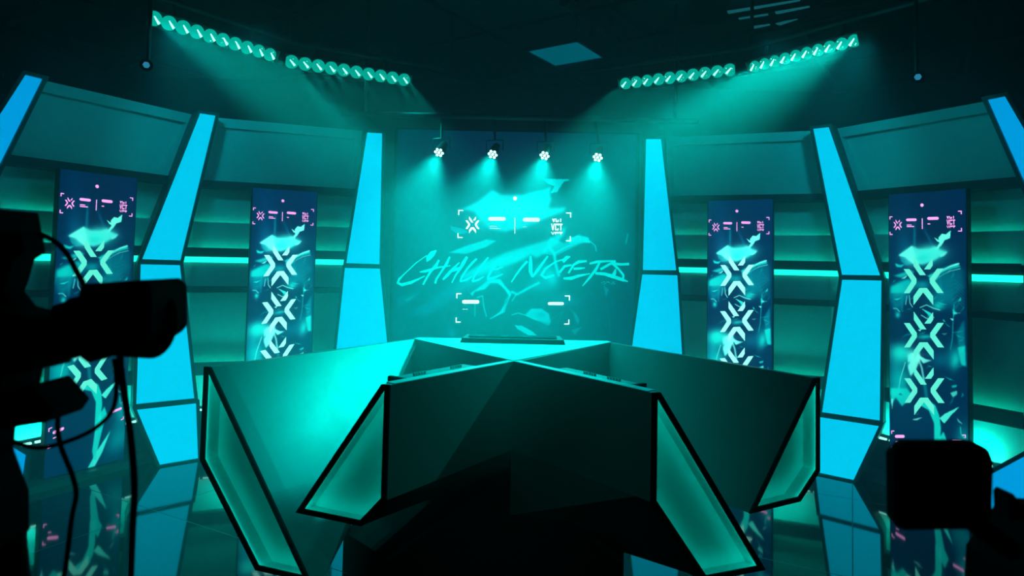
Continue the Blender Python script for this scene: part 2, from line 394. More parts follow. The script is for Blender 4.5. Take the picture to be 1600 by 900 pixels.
def flat(polys, mp_): 
    mb = MB()
    for pl in polys:
        mb.add([mp_(*q) for q in pl], [tuple(range(len(pl)))])
    return mb
# ---- tall poster screens
NAVY = (0, 30, 62); TQ = (10, 214, 194); TQL = (105, 248, 226); TQD = (0, 120, 130)
R4 = Raster(1376, 288, 1510, 785, 2, NAVY)
R4.blob(1405, 400, 18, 120, (0, 60, 100), .5); R4.blob(1490, 340, 30, 60, (0, 26, 66), .7); R4.blob(1425, 650, 60, 40, (0, 40, 72), .7)
R4.blob(1424, 370, 3, 30, (0, 120, 140), .7); R4.blob(1446, 372, 3, 26, (0, 100, 130), .5, -25); R4.blob(1408, 385, 14, 24, (0, 90, 120), .4)
R4.blob(1442, 400, 34, 18, TQ, .85, -8); R4.blob(1450, 392, 20, 10, TQL, .5)
R4.paint([(1398, 399), (1420, 384), (1426, 401), (1432, 417), (1420, 412), (1410, 402)], TQL, .8, .95)
R4.paint([(1400, 400), (1412, 404), (1422, 412), (1410, 415), (1402, 408)], (0, 140, 150), .8, .8)
R4.paint([(1392, 411), (1400, 414), (1408, 413), (1402, 418), (1394, 417)], TQ, .5, .8)
R4.paint([(1455, 392), (1462, 381), (1461, 372), (1466, 366), (1472, 367), (1479, 361), (1478, 373), (1470, 376), (1466, 383), (1458, 392)], (90, 240, 215), .4)
R4.paint([(1454, 371), (1460, 375), (1466, 375), (1460, 379)], (90, 240, 215), .4)
R4.paint([(1462, 399), (1474, 394), (1470, 400), (1464, 403)], TQL, .5, .8)
R4.paint([(1389, 431), (1418, 422), (1424, 426), (1402, 434)], TQ, 1, .7); R4.paint([(1384, 448), (1412, 436), (1424, 440), (1408, 458), (1384, 468)], (0, 190, 180), 2, .85)
R4.paint([(1446, 430), (1462, 422), (1488, 412), (1493, 418), (1474, 423), (1458, 432), (1446, 440)], TQ, 1, .8)
R4.line([(1462, 433), (1476, 425), (1492, 421)], 1.2, TQL, .3, .9); R4.line([(1464, 425), (1478, 417), (1490, 413)], 2.2, TQL, .4, .9)
R4.paint([(1455, 432), (1462, 430), (1466, 452), (1469, 462), (1460, 460), (1450, 446)], TQ, 1, .8); R4.paint([(1456, 440), (1463, 434), (1464, 450)], NAVY, .8, .7)
R4.blob(1436, 446, 14, 9, (0, 150, 155), .8); R4.blob(1460, 478, 12, 9, TQ, .8); R4.blob(1462, 466, 22, 16, (0, 130, 140), .6); R4.blob(1480, 472, 10, 22, TQD, .5, -30)
for k in range(7): R4.line([(1472 + k * 2, 442 + k * 7), (1484 + k, 438 + k * 6), (1497, 452 + k * 5)], .9, TQ, .3, .4)
R4.paint([(1384, 458), (1402, 458), (1406, 470), (1400, 486), (1384, 482)], (0, 44, 80), 1, .8); R4.line([(1403, 462), (1403, 486)], 4, TQD, .8, .6); R4.blob(1396, 492, 5, 6, TQ, .8)
for q in ([(1411, 463), (1409, 476)], [(1415, 462), (1416, 474), (1420, 480)], [(1389, 482), (1394, 482), (1399, 487)], [(1432, 481), (1442, 477), (1452, 482), (1462, 485)], [(1436, 484), (1448, 490), (1453, 497)], [(1434, 493), (1442, 498), (1450, 498)]): R4.line(q, 1.3, TQL, .2, .8)
R4.paint([(1438, 486), (1446, 488), (1452, 494), (1446, 494)], TQ, .4, .9); R4.paint([(1480, 482), (1488, 490), (1482, 494)], TQ, .6, .7); R4.paint([(1477, 498), (1483, 499), (1480, 502)], TQL, .4, .8)
R4.line([(1483, 478), (1481, 505), (1480, 530), (1477, 546)], 1.2, TQ, .3, .6); R4.paint([(1486, 520), (1497, 500), (1498, 545), (1490, 552)], TQD, 1.2, .7); R4.line([(1481, 520), (1494, 518)], .8, TQ, .2, .6)
R4.blob(1440, 527, 16, 5, TQ, .7); R4.blob(1446, 530, 12, 3, (0, 60, 90), .7)
R4.blob(1400, 550, 22, 16, TQ, .85); R4.blob(1420, 556, 13, 10, TQL, .95); R4.blob(1395, 590, 22, 30, (0, 170, 165), .75); R4.blob(1392, 573, 8, 12, (0, 120, 135), .6)
R4.paint([(1412, 555), (1430, 548), (1432, 560), (1424, 580), (1416, 588), (1412, 575)], TQL, 1.2, .9); R4.line([(1408, 566), (1400, 590), (1396, 612)], 1.2, TQL, .2, .9)
R4.line([(1428, 558), (1434, 575), (1438, 600)], 3, TQL, .5, .7); R4.paint([(1426, 553), (1440, 561), (1450, 563), (1436, 568)], TQL, .6, .9)
R4.blob(1462, 562, 20, 16, (0, 90, 115), .7); R4.blob(1484, 562, 8, 16, TQ, .8, 10); R4.paint([(1487, 543), (1498, 540), (1499, 572), (1492, 570)], TQ, 1, .8)
R4.blob(1392, 612, 16, 9, TQ, .9); R4.paint([(1384, 606), (1410, 606), (1420, 618), (1402, 634), (1392, 620), (1384, 632)], TQ, 1, .8); R4.paint([(1409, 596), (1419, 604), (1416, 610), (1408, 600)], NAVY, .5, .9)
R4.paint([(1396, 616), (1400, 613), (1404, 617)], (0, 60, 90), .4, .8); R4.paint([(1384, 622), (1388, 622), (1386, 640)], TQL, .8, .8)
R4.paint([(1478, 602), (1486, 600), (1485, 604), (1479, 605)], TQ, .5, .7); R4.paint([(1476, 613), (1486, 609), (1486, 615), (1480, 620)], (60, 220, 195), .5, .8)
R4.line([(1438, 598), (1441, 620)], 5, TQD, 1, .8)
R4.paint([(1446, 626), (1454, 632), (1460, 648), (1462, 665), (1461, 700), (1452, 700), (1452, 660), (1444, 640), (1430, 632), (1440, 622)], (10, 200, 180), .8, .95)
R4.paint([(1460, 652), (1468, 645), (1489, 634), (1478, 646), (1467, 660)], (60, 225, 200), .4, .95)
R4.paint([(1454, 690), (1466, 672), (1472, 690), (1466, 700), (1460, 730), (1455, 760), (1450, 735)], TQ, .8, .85); R4.blob(1494, 690, 14, 34, (0, 150, 150), .8); R4.blob(1492, 735, 26, 30, (0, 128, 132), .85)
R4.line([(1490, 665), (1491, 676), (1496, 682)], 1.5, TQ, .4, .7); R4.paint([(1440, 765), (1458, 738), (1478, 715), (1466, 745), (1450, 770)], (40, 225, 200), .8, .9); R4.line([(1456, 690), (1455, 750)], 4, (20, 190, 175), .6, .8)
R4.blob(1400, 745, 40, 40, (0, 30, 66), .6)
R4.paint([(1397, 399), (1420, 384), (1430, 389), (1446, 390), (1456, 385), (1463, 391), (1475, 394), (1463, 402), (1452, 409), (1436, 414), (1421, 411), (1409, 403)], (70, 235, 215), 1.6, .85)
R4.blob(1436, 404, 12, 6, (20, 200, 190), .7); R4.paint([(1384, 470), (1398, 446), (1420, 436), (1432, 444), (1410, 470), (1392, 490)], (0, 150, 155), 3, .5)
R4.paint([(1450, 440), (1478, 424), (1496, 420), (1498, 450), (1474, 470), (1458, 470)], (0, 110, 125), 3, .55)
_r = random.Random(11)
for _ in range(46):
    qx, qy = _r.uniform(1386, 1496), _r.uniform(425, 655); an = _r.uniform(-.9, -.2) if qx < 1440 else _r.uniform(-1.3, .9); L_ = _r.uniform(6, 20); wd_ = _r.uniform(1, 3.4)
    R4.paint([(qx, qy), (qx + L_ * .5 * cos(an) - wd_ * sin(an), qy + L_ * .5 * sin(an) + wd_ * cos(an)), (qx + L_ * cos(an), qy + L_ * sin(an)), (qx + L_ * .45 * cos(an), qy + L_ * .45 * sin(an))], _r.choice([TQ, TQD, TQL, (0, 170, 165)]), .4, _r.uniform(.35, .85))
R4.blob(1440, 398, 26, 13, TQ, .4, -8); R4.blob(1418, 404, 12, 14, TQL, .5); R4.blob(1400, 556, 20, 18, TQ, .6); R4.blob(1396, 452, 16, 12, TQ, .5, -25)
R4.blob(1470, 440, 18, 30, (0, 120, 130), .45, -20); R4.blob(1402, 600, 20, 26, (0, 190, 180), .5); R4.blob(1482, 556, 14, 26, (0, 150, 150), .5)
def s4_local(x, y, W_=.5, H_=1.985, y0=0.0):
    a = (x - 1382) / 119.; v = (y - (303 - 7 * a)) / (437 + 41 * a)
    return Vector(((a - .5) * W_, y0, (1 - v) * H_))
ga, gv = np.meshgrid(np.linspace(0, 1, 125), np.linspace(0, 1, 480))
gX = 1382 + 119 * ga; gY = (303 - 7 * ga) + (437 + 41 * ga) * gv
POST_COL = R4.sample(gX, gY)
def hdr_parts():
    P = [('corner_mark', corner(*a_)) for a_ in ((1383.5, 337.2, 1, 1, 5, 1.5), (1495.5, 330.4, -1, 1, 5.5, 1.5), (1383.5, 366.5, 1, -1, 5, 1.5), (1495.5, 363, -1, -1, 5.5, 1.5),
         (1384.5, 671, 1, 1, 5, 1.5), (1384.5, 700, 1, -1, 5, 1.5), (1498, 676, -1, 1, 5, 1.5), (1498, 706, -1, -1, 5, 1.5))]
    P += [('arrow_logo', star(1397.2, 350.8, .235, 1.0)), ('round_mark', disc(1436.5, 320.3, 2.7)), ('divider_line', rect(1436.1, 341, 1437.5, 358))]
    P += [('text_pill', pill(*a_)) for a_ in ((1411, 343.2, 1428, 4.2), (1444.5, 341.6, 1462, 4.6), (1390.5, 680, 1406.5, 4.6), (1478, 686, 1494, 4))]
    P += [('fine_print', rect(1412, 350.6, 1420, 352) + rect(1412, 353, 1424, 354.6)), ('fine_print', rect(1445, 349.4, 1449, 350.9)), ('fine_print', rect(1391.5, 687.2, 1396, 688.8))]
    P += [('lettering', vct(1473.5, 344, 1486, 352) + vct(1473.5, 338.4, 1485.5, 342.6, .55, 1) + vct(1473.5, 353.4, 1486, 357, 0, .42))]
    return P
POSTER_PARTS = []
def poster(x, y, side, ang, art, chev, label):
    t = thing('poster_screen', label, 'led screen', (side * x, y, .17), -side * radians(ang), 'tall poster screens')
    W_, H_ = .5, 1.985
    MB().box(-W_ / 2 - .006, W_ / 2 + .006,   .004, .05, .0, H_ + .004).build('cabinet', M['black'], t)
    MB().box(-.2, .2, -.02, .06, -.005, .0).build('stand', M['metal'], t)
    pos = np.stack([(ga - .5) * W_, ga * 0, (1 - gv) * H_], -1)
    d = pixel_grid('display', pos, POST_COL, art, t)
    if not POSTER_PARTS:
        for cy_ in (439.5, 524, 609.5): POSTER_PARTS.append(('chevron_emblem', flat(star(1437.2, cy_, 1.0), lambda a_, b_: s4_local(a_, b_, y0=-.002)), 0))
        for nm, pl in hdr_parts(): POSTER_PARTS.append((nm, flat(pl, lambda a_, b_: s4_local(a_, b_, y0=-.003)), 1))
    for nm, mb_, k in POSTER_PARTS:
        o = mb_.build(nm, (chev, PINK)[k], t, fix=False)
        if nm == 'lettering': o['label'] = 'pink lettering reading VCT'
    return t
ART_O = art_mat('poster pixels', 1.55); ART_I = art_mat('bright poster pixels', 2.3)
poster(1.84, 5.17, -1, 30, ART_I, CHEVB, 'bright tall poster screen in the left inner wall bay')
poster(1.84, 5.17, 1, 30, ART_I, CHEVB, 'bright tall poster screen in the right inner wall bay')
poster(2.822, 4.36, -1, 61, ART_O, CHEV, 'tall poster screen half hidden behind the left studio camera')
poster(2.822, 4.36, 1, 61, ART_O, CHEV, 'tall poster screen above the dark monitor at right')

# ---- the big screen
YL = 6.0
def led(px, py, dy=0.0):                        # a point of the artwork on the plane of the big screen
    X = (px - PPX) / FPX; Y = (py - PPY) / FPX; a_ = X * cos(ROLL) + Y * sin(ROLL); b_ = X * sin(ROLL) - Y * cos(ROLL)
    d = FW + RT * a_ + UP * b_; q = EYE + d * (YL / d.y); q.y = YL - dy; return q
B0 = (0, 44, 68); CY = (0, 222, 222); CM = (0, 150, 165); CD = (0, 84, 104)
RL = Raster(600, 190, 1010, 720, 1.5, B0)
RL.blob(700, 330, 100, 120, (0, 62, 86), .5); RL.blob(960, 470, 60, 120, (0, 36, 66), .6)
RL.paint([(720, 327), (745, 315), (769, 296), (785, 304), (815, 304), (838, 298), (850, 296), (862, 290), (860, 300), (862, 312), (857, 325), (886, 323), (880, 332), (862, 338), (845, 345), (820, 356), (790, 362), (765, 358), (750, 345), (742, 332)], CY, 2.0, .95)
RL.blob(800, 330, 60, 26, CY, .7); RL.blob(760, 352, 30, 12, CM, .6); RL.blob(835, 352, 24, 10, CM, .5)
RL.paint([(848, 279), (894, 280.5), (881, 284), (873, 296), (871, 300), (860, 302), (866, 291), (856, 287)], CY, .5, .95)
RL.paint([(704, 353), (722, 357), (732, 362), (724, 366), (712, 364), (705, 359)], CM, .5, .9); RL.paint([(724, 332), (748, 346), (746, 352), (730, 344)], CD, 1, .8)
RL.paint([(700, 395), (728, 384), (760, 374), (776, 376), (760, 386), (728, 397)], CY, 1.2, .85)
RL.paint([(718, 432), (756, 409), (790, 394), (830, 382), (862, 372), (876, 360), (886, 352), (882, 366), (872, 380), (852, 396), (838, 404), (830, 398), (808, 410), (790, 416), (756, 430), (728, 440)], CY, 2, .85)
RL.blob(770, 430, 44, 16, CY, .6, -20); RL.blob(720, 450, 46, 14, (0, 120, 145), .7, -22); RL.paint([(646, 484), (700, 452), (720, 460), (670, 492), (648, 494)], (0, 96, 124), 3, .8)
RL.paint([(620, 465), (660, 452), (650, 466), (622, 480)], CD, 1.5, .9); RL.paint([(632, 468), (652, 459), (642, 468), (636, 471)], CM, .8, .8)
RL.paint([(860, 370), (882, 380), (904, 366), (920, 371), (923, 380), (910, 380), (884, 392), (868, 400), (846, 396)], CY, 1, .7)
RL.paint([(884, 374), (902, 368), (919, 371), (922, 380), (908, 377), (892, 381)], CY, .5, .9)
RL.line([(868, 395), (884, 386), (904, 379), (922, 377), (930, 384), (932, 392)], 2.2, CY, .5, .8)
RL.line([(858, 386), (866, 396), (868, 412), (873, 430)], 5, CY, 1, .9); RL.blob(862, 436, 14, 18, CY, .85); RL.blob(842, 446, 30, 16, CM, .75); RL.blob(880, 470, 34, 14, (0, 110, 134), .7)
RL.paint([(735, 458), (752, 446), (764, 436), (782, 436), (789, 446), (798, 456), (796, 464), (788, 452), (778, 443), (766, 443), (758, 452), (742, 456), (738, 463), (728, 450)], CY, .7, .95)
RL.paint([(766, 426), (782, 424), (784, 432), (764, 434)], CM, .6, .8); RL.line([(772, 424), (778, 416), (784, 425)], 1, CD, .2, .9)
RL.line([(798, 460), (790, 478), (788, 487), (766, 498)], 2, CY, .4, .85); RL.paint([(768, 497), (782, 486), (788, 476), (786, 488), (774, 494)], CY, .5, .9)
RL.line([(746, 465), (754, 462), (756, 480), (760, 494)], 2, CY, .4, .8); RL.line([(742, 468), (742, 494)], 1.6, CY, .3, .7)
RL.line([(800, 456), (808, 460), (826, 450), (842, 442)], 4, CY, .8, .9); RL.line([(800, 470), (806, 461)], 2, CY, .3, .8)
RL.paint([(820, 492), (830, 482), (846, 482), (858, 490), (861, 504), (857, 510), (846, 504), (836, 500)], CY, 1, .85); RL.blob(846, 492, 10, 6, CM, .7)
RL.line([(800, 492), (810, 489), (822, 493), (838, 500)], 1.6, CY, .3, .9); RL.paint([(804, 508), (816, 509), (832, 518), (843, 527), (838, 532), (826, 524), (808, 514)], CY, .5, .9); RL.paint([(803, 528), (816, 528), (814, 532), (803, 532)], CM, .5, .8)
RL.paint([(888, 480), (900, 490), (906, 500), (903, 508), (899, 500), (896, 490)], CM, .8, .8); RL.paint([(893, 516), (910, 510), (898, 524)], CM, .6, .7); RL.blob(850, 512, 14, 10, CD, .8)
RL.paint([(943, 446), (951, 452), (947, 465)], CM, .6, .8); RL.line([(981, 366), (978, 380)], 2.2, CY, .5, .7); RL.line([(948, 480), (952, 500), (954, 520)], 1.4, CD, .4, .9); RL.blob(706, 520, 9, 12, (0, 120, 150), .8)
RL.line([(838, 480), (858, 456), (884, 440)], .8, CD, .3, .8); RL.line([(860, 500), (880, 486), (874, 498)], 1, CM, .3, .6)
RL.blob(800, 328, 58, 24, (40, 250, 245), .6); RL.blob(765, 340, 24, 16, CY, .6); RL.blob(800, 405, 70, 12, CY, .55, -18); RL.blob(850, 425, 26, 18, CY, .6)
RL.line([(728, 440), (745, 425), (770, 414), (800, 400)], 3, CY, 1, .6); RL.line([(800, 456), (790, 470), (786, 486)], 2, CY, .5, .7); RL.blob(740, 440, 40, 10, CM, .6, -15)
nx, nz = 370, 380
xs = np.linspace(-1.095, 1.155, nx); zs = np.linspace(2.84, .55, nz); GX, GZ = np.meshgrid(xs, zs)
d3 = np.stack([GX, GX * 0 + YL, GZ - EYE.z], -1); fwv, rtv, upv = np.array(FW), np.array(RT), np.array(UP)
dd = d3 @ fwv; A_ = (d3 @ rtv) / dd; B_ = (d3 @ upv) / dd
PXg = PPX + FPX * (A_ * cos(ROLL) + B_ * sin(ROLL)); PYg = PPY + FPX * (A_ * sin(ROLL) - B_ * cos(ROLL))
big = thing('led_wall', 'huge teal led wall with brush lettering behind the desk', 'led screen', (0, 6, 0))
off = Matrix.Translation((0, -6, 0))
MB().box(-1.13, 1.19, .012, .1, .45, 2.86).build('cabinet', M['black'], big)
MB().box(-1.13, 1.19, -.01, .1, FLOOR, .45).build('base', M['ledge'], big)
pixel_grid('display', np.stack([GX, GX * 0, GZ], -1), RL.sample(PXg, PYg), art_mat('big screen pixels', 1.15), big)
l6 = lambda a_, b_, dy=.004: led(a_, b_, dy) - Vector((0, 6, 0))
def stroke(mb, pts, dy):                        # pts: (x, y, width); a brush stroke, each at its own tiny depth
    n = len(pts); L_ = []
    for i, (x, y, wd) in enumerate(pts):
        a_, b_ = pts[max(i - 1, 0)], pts[min(i + 1, n - 1)]; d = Vector((b_[0] - a_[0], b_[1] - a_[1])).normalized()
        L_.append((x - d.y * wd / 2, y + d.x * wd / 2)); L_.append((x + d.y * wd / 2, y - d.x * wd / 2))
    mb.add([l6(x, y, dy) for x, y in L_], [(2 * i, 2 * i + 1, 2 * i + 3, 2 * i + 2) for i in range(n - 1)])
LET = [[(682, 391, 2), (676, 396, 9), (669, 404, 8), (667, 409, 1)], [(667, 399, 1.5), (650, 411, 1.8), (633, 427, 2), (624, 436, 4), (621.5, 442, 4.5), (628, 445, 5), (642, 441.5, 5), (654, 436, 3), (664, 431, 1.5)],
       [(686, 406, 3), (682, 414, 5), (673, 424, 4), (667, 434, 3.5), (661, 445, 3)], [(703, 401, 3), (698, 412, 4.5), (690, 424, 3), (682, 436, 3.5), (680, 443, 4)], [(656, 425, 2), (664, 424, 4.5), (684, 418, 3), (704, 415, 1.5)],
       [(718, 410, 2), (708, 420, 4), (699, 430, 5), (692, 437, 3)], [(730, 401, 4), (724, 411, 6), (719, 420, 4), (712, 430, 3), (706, 442, 2)], [(701, 425, 3), (712, 421, 5), (722, 417, 3)],
       [(745, 404, 3), (738, 411, 4), (730, 420, 3.5), (722, 432, 3.5), (719, 440, 3)], [(719, 440, 3), (729, 437, 3.5), (738, 432, 1.5)],
       [(763, 402, 3), (756, 411, 4), (748, 421, 3.5), (741, 432, 3), (738, 440, 3)], [(738, 440, 3), (748, 437, 3.5), (756, 432, 1.5)],
       [(790, 404, 3), (780, 406, 4), (772, 411, 3)], [(776, 408, 3), (768, 422, 3.5), (762, 434, 3.5)], [(769, 422, 2), (778, 420, 3), (786, 417, 1.5)], [(761, 436, 3.5), (772, 434, 4), (786, 428, 1.5)],
       [(824, 408, 4), (814, 419, 3.5), (806, 430, 3), (799, 441, 2)], [(829, 400, 3), (829, 412, 6), (829, 424, 6), (832, 433, 3.5)], [(832, 433, 3), (840, 422, 5), (848, 411, 4), (856, 400, 3)],
       [(891, 401, 2), (886, 402, 6), (879, 409, 6)], [(890, 402, 2), (868, 409, 2.5), (852, 420, 4), (846, 430, 5), (852, 434, 5), (866, 430, 3)], [(893, 414, 3), (882, 416, 4), (874, 426, 4)],
       [(917, 408, 3), (904, 409, 5), (896, 414, 4), (888, 427, 3)], [(896, 420, 4), (906, 419.5, 4), (914, 418.5, 1.5)], [(880, 435, 3), (892, 435, 5.5), (904, 431, 4.5), (922, 427.5, 1.5)],
       [(921, 412, 3), (933, 409, 4.5), (948, 408, 3), (962, 408, 3)], [(938, 408, 3), (931, 421, 4.5), (921, 434, 4), (910, 447, 1.5)], [(962, 408, 3), (950, 414, 4), (938, 421, 4)], [(930, 427, 4), (944, 428, 5), (958, 432, 6), (972, 437, 5), (981, 440, 1.5)],
       [(983, 412.5, 4), (970, 413, 4), (957, 412, 4.5)], [(957, 412, 4), (966, 420, 3.5), (974, 430, 3.5), (973, 437, 4)], [(962, 420, 2), (960, 427, 6), (956, 433, 4)]]
mb = MB()
for i, s_ in enumerate(LET): stroke(mb, s_, .004 + i * .00005)
for k in range(16): 
    qx, qy = 937 + random.random() * 24, 440 + random.random() * 4; mb.add([l6(qx, qy), l6(qx + 2.5, qy - .3), l6(qx + 2, qy + .8)], [(0, 1, 2)])
mb.build('brush_lettering', BRUSH, big, fix=False)['label'] = 'rough cyan brush lettering reading CHALLENGERS'
for a_ in ((716, 328, 1, 1, 8, 1.7), (892.5, 332, -1, 1, 8, 1.7), (714.8, 372, 1, -1, 8, 1.7), (892, 377, -1, -1, 8, 1.7), (713, 458, 1, 1, 8, 1.7), (890.5, 461.5, -1, 1, 8, 1.7), (712, 504, 1, -1, 8, 1.7), (889.5, 507, -1, -1, 8, 1.7)):
    flat(corner(*a_), l6).build('corner_mark', PALE, big, fix=False)
flat(star(738.3, 351, .36, 1.0), l6).build('arrow_logo', PALE, big, fix=False)
flat(disc(804.8, 310, 3.1), l6).build('round_mark', PALE, big, fix=False)
flat(rect(804, 340, 805, 365), l6).build('divider_line', PALE, big, fix=False)
for a_ in ((763, 342, 790, 5.4), (817, 343.3, 843.5, 5.8), (722, 471.5, 749, 5.6), (856, 474.3, 881, 4.6)): flat(pill(*a_), l6).build('text_pill', PALE, big, fix=False)
flat(vct(861, 349.5, 879, 360) + vct(862.5, 341.5, 878.5, 347, .5, 1) + vct(861, 362.3, 879, 366.5, 0, .45), l6).build('lettering', PALE, big, fix=False)['label'] = 'white block lettering reading VCT'
for rows in ((('On June', 765, 353.6, 777, 1.6), ('Challengers', 765, 357, 782, 1.8)), (('June', 723, 483, 731, 1.8),), (('June', 817, 354.5, 823, 1.6),)):
    mb = MB()
    for s_, x0_, yy, x1_, hh in rows: join(mb, text_polys(l6, s_, x0_, yy, x1_, hh, 't', PALE, big), 0)
    mb.build('fine_print', PALE, big, fix=False)
MAUVE = emat('mauve lettering pixels', (150, 120, 175), 1, False)
for x0_, yy, x1_ in ((765.5, 342, 787.5), (820, 343.3, 841), (725, 471.5, 746), (858, 474.3, 879)):
    text_polys(lambda a_, b_: l6(a_, b_, .006), 'CHALLENGERS', x0_, yy, x1_, 2.6, 't', None, big).build('pill_lettering', MAUVE, big, fix=False)

# ------------------------------------------------------------------ the presenters' desk
desk = thing('presenter_desk', 'large angular grey desk with two open notches and edge-lit ends, mid stage', 'desk')
V = Vector
CN = V((.025, 3.345, 1.1)); BL = V((-.60, 4.19, 1.1)); BR_ = V((.648, 4.238, 1.1))
def hull(pts, name, mt, label=None):
    bm = bmesh.new(); 
    for p_ in pts: bm.verts.new(p_)
    r_ = bmesh.ops.convex_hull(bm, input=bm.verts)
    bmesh.ops.delete(bm, geom=list({g for g in r_['geom_interior'] + r_['geom_unused'] if isinstance(g, bmesh.types.BMVert)}), context='VERTS')
    bmesh.ops.recalc_face_normals(bm, faces=bm.faces)
    me = bpy.data.meshes.new(name); bm.to_mesh(me); bm.free(); me.materials.append(mt)
    o = bpy.data.objects.new(name, me); C.objects.link(o); o.parent = desk
    if label: o['label'] = label
    return o
def z(p_, zz): return V((p_.x, p_.y, zz))
def endframe(A, ang, B, Cc, D, back):
    """A: top point; ang: plan angle of the end plane; B, Cc, D: (s, z) along that plane; back: where the wing runs to"""
    a_ = radians(ang); t_ = V((cos(a_), -sin(a_), 0)); nrm = V((-t_.y, t_.x, 0))
    if nrm.y > 0: nrm = -nrm            # towards the viewer
    arm = V((A.x - back.x, A.y - back.y, 0)).normalized(); arm = arm / arm.dot(nrm)
    sg = 1 if D[0] > 0 else -1; DP = .08
    poly = [(0, A.z), (sg * .034, A.z), D, Cc, (0, B[1])]
    def P3(s, zz, d): return A + t_ * s + V((0, 0, zz - A.z)) + arm * d
    def ringp(mb, o, i, d0, d1, mi=0):
        n = len(o); vs = [P3(x, zz, d) for d in (d0, d1) for pl in (o, i) for x, zz in pl]; fs = []
        for k in range(n):
            j = (k + 1) % n
            fs += [(k, j, n + j, n + k), (2 * n + k, 3 * n + k, 3 * n + j, 2 * n + j), (k, 2 * n + k, 2 * n + j, j), (n + k, n + j, 3 * n + j, 3 * n + k)]
        mb.add(vs, fs, mi)
    i1 = inset(poly, .006); i2 = inset(poly, .02)
    bx = MB(); ringp(bx, poly, i1, -DP, -.006); bx.build('end_box', M['desk'], desk)
    ln = MB(); ringp(ln, inset(poly, .0065), inset(poly, .0075), -DP, -.0085); ln.build('lining', M['kiteback'], desk)
    fr = MB(); ringp(fr, inset(poly, -.001), i2, -.006, .004); f = fr.build('end_light_frame', M['matt'], desk)
    MB().add([P3(x, zz, -DP + .004) for x, zz in i1], [tuple(range(len(i1)))]).build('light_panel', M['kiteback'], f, fix=False)
    st = MB(); i3, i4 = inset(poly, .009), inset(poly, .016); n = len(i3)
    for k in range(n):
        j = (k + 1) % n; s0, s1, s2, s3 = i3[k], i3[j], i4[j], i4[k]
        if hypot(s1[0] - s0[0], s1[1] - s0[1]) < .08: continue
        st.add([P3(*s0, -.008), P3(*s1, -.008), P3(*s2, -.008), P3(*s3, -.008)], [(0, 1, 2, 3)])
    st.build('edge_strip', KSTRIP, f, fix=False)
    return [P3(x, zz, -DP) for x, zz in poly]
def onplane(p_, a_, b_, c_):
    n_ = (b_ - a_).cross(c_ - a_).normalized(); return p_ - n_ * (p_ - a_).dot(n_)
A = V((-.49, 2.654, 1.1)); e = endframe(A, 22, (0, .635), (-.112, .515), (-.448, .515), CN)
hull(e + [CN, CN + V((-.03, .03, 0)), z(CN, .65), V((0, 3.40, .53)), V((-.358, 3.46, .53))], 'front_wing', M['desk'], 'dark front wing left of the centre point')
A = V((.584, 2.615, 1.1)); e = endframe(A, -21, (0, .665), (.258, .317), (.575, .317), CN)
hull(e + [CN, CN + V((.03, .03, 0)), z(CN, .65), V((.02, 3.44, .28)), V((.5, 3.4, .28))], 'front_wing', M['desk'], 'dark front wing right of the centre point')
A = V((-1.41, 2.993, 1.1)); e = endframe(A, 20, (0, .674), (.339, .242), (.626, .242), BL)
hull(e + [BL, BL + V((-.035, .0, 0)), z(BL, .65) + V((-.035, 0, 0))], 'side_wing', M['desk'], 'brightly lit left side wing')
A = V((1.473, 3.064, 1.1)); e = endframe(A, -29, (0, .663), (-.139, .547), (-.47, .547), BR_)
hull(e + [BR_, BR_ + V((.035, 0, 0)), z(BR_, .65) + V((.035, 0, 0)), onplane(V((.586, 3.315, .4)), e[1], BR_, e[2])], 'side_wing', M['desk'], 'dim right side wing')
QL, EL = V((-.74, 3.36, .6)), V((-.635, 3.96, .6))
MB().slab([BL, EL, V((-.1, 3.36, .6)), CN + V((-.03, .03, 0))][::-1], .02).build('notch_panel', M['desk'], desk)
MB().slab([BL, QL, EL][::-1], .01).build('corner_fillet', M['desk'], desk)
MB().slab([BR_, V((.63, 4.0, .5)), V((.1, 3.40, .5)), CN + V((.03, .03, 0))], .02).build('notch_panel', M['desk'], desk)
for q0, q1, sx in ((V((-.472, 2.68, 1.1)), CN, 1), (V((.566, 2.64, 1.1)), CN, -1)):
    dv = (q1 - q0).normalized(); pn = V((-dv.y, dv.x, 0)) * sx; MB().slab([q0 + V((0, 0, .003)), q1 + V((0, 0, .003)), q1 + pn * .04 + V((0, 0, .003)), q0 + pn * .05 + V((0, 0, .003))], .012 * (1 if sx > 0 else -1)).build('rim', M['desktop'], desk)
MB().slab([CN + V((0, .012, .004)), BR_ + V((.02, 0, .004)), BR_ + V((0, .05, .004)), BL + V((0, .05, .004)), BL + V((-.02, 0, .004))], .04).build('table_top', M['desktop'], desk)
MB().box(-.62, .65, 4.2, 4.24, FLOOR, 1.06).build('back_panel', M['desk'], desk)
fp = [(-.50, 2.86), (.0, 3.46), (.52, 2.86), (.60, 3.3), (.55, 4.15), (-.55, 4.15), (-.78, 3.15)]
MB().add([(x, y, FLOOR) for x, y in fp] + [(x, y, .5 if abs(x) < .5 else .3) for x, y in fp], [tuple(range(6, -1, -1)), tuple(range(7, 14))] + [(i, (i + 1) % 7, (i + 1) % 7 + 7, i + 7) for i in range(7)]).build('plinth', M['matt'], desk)

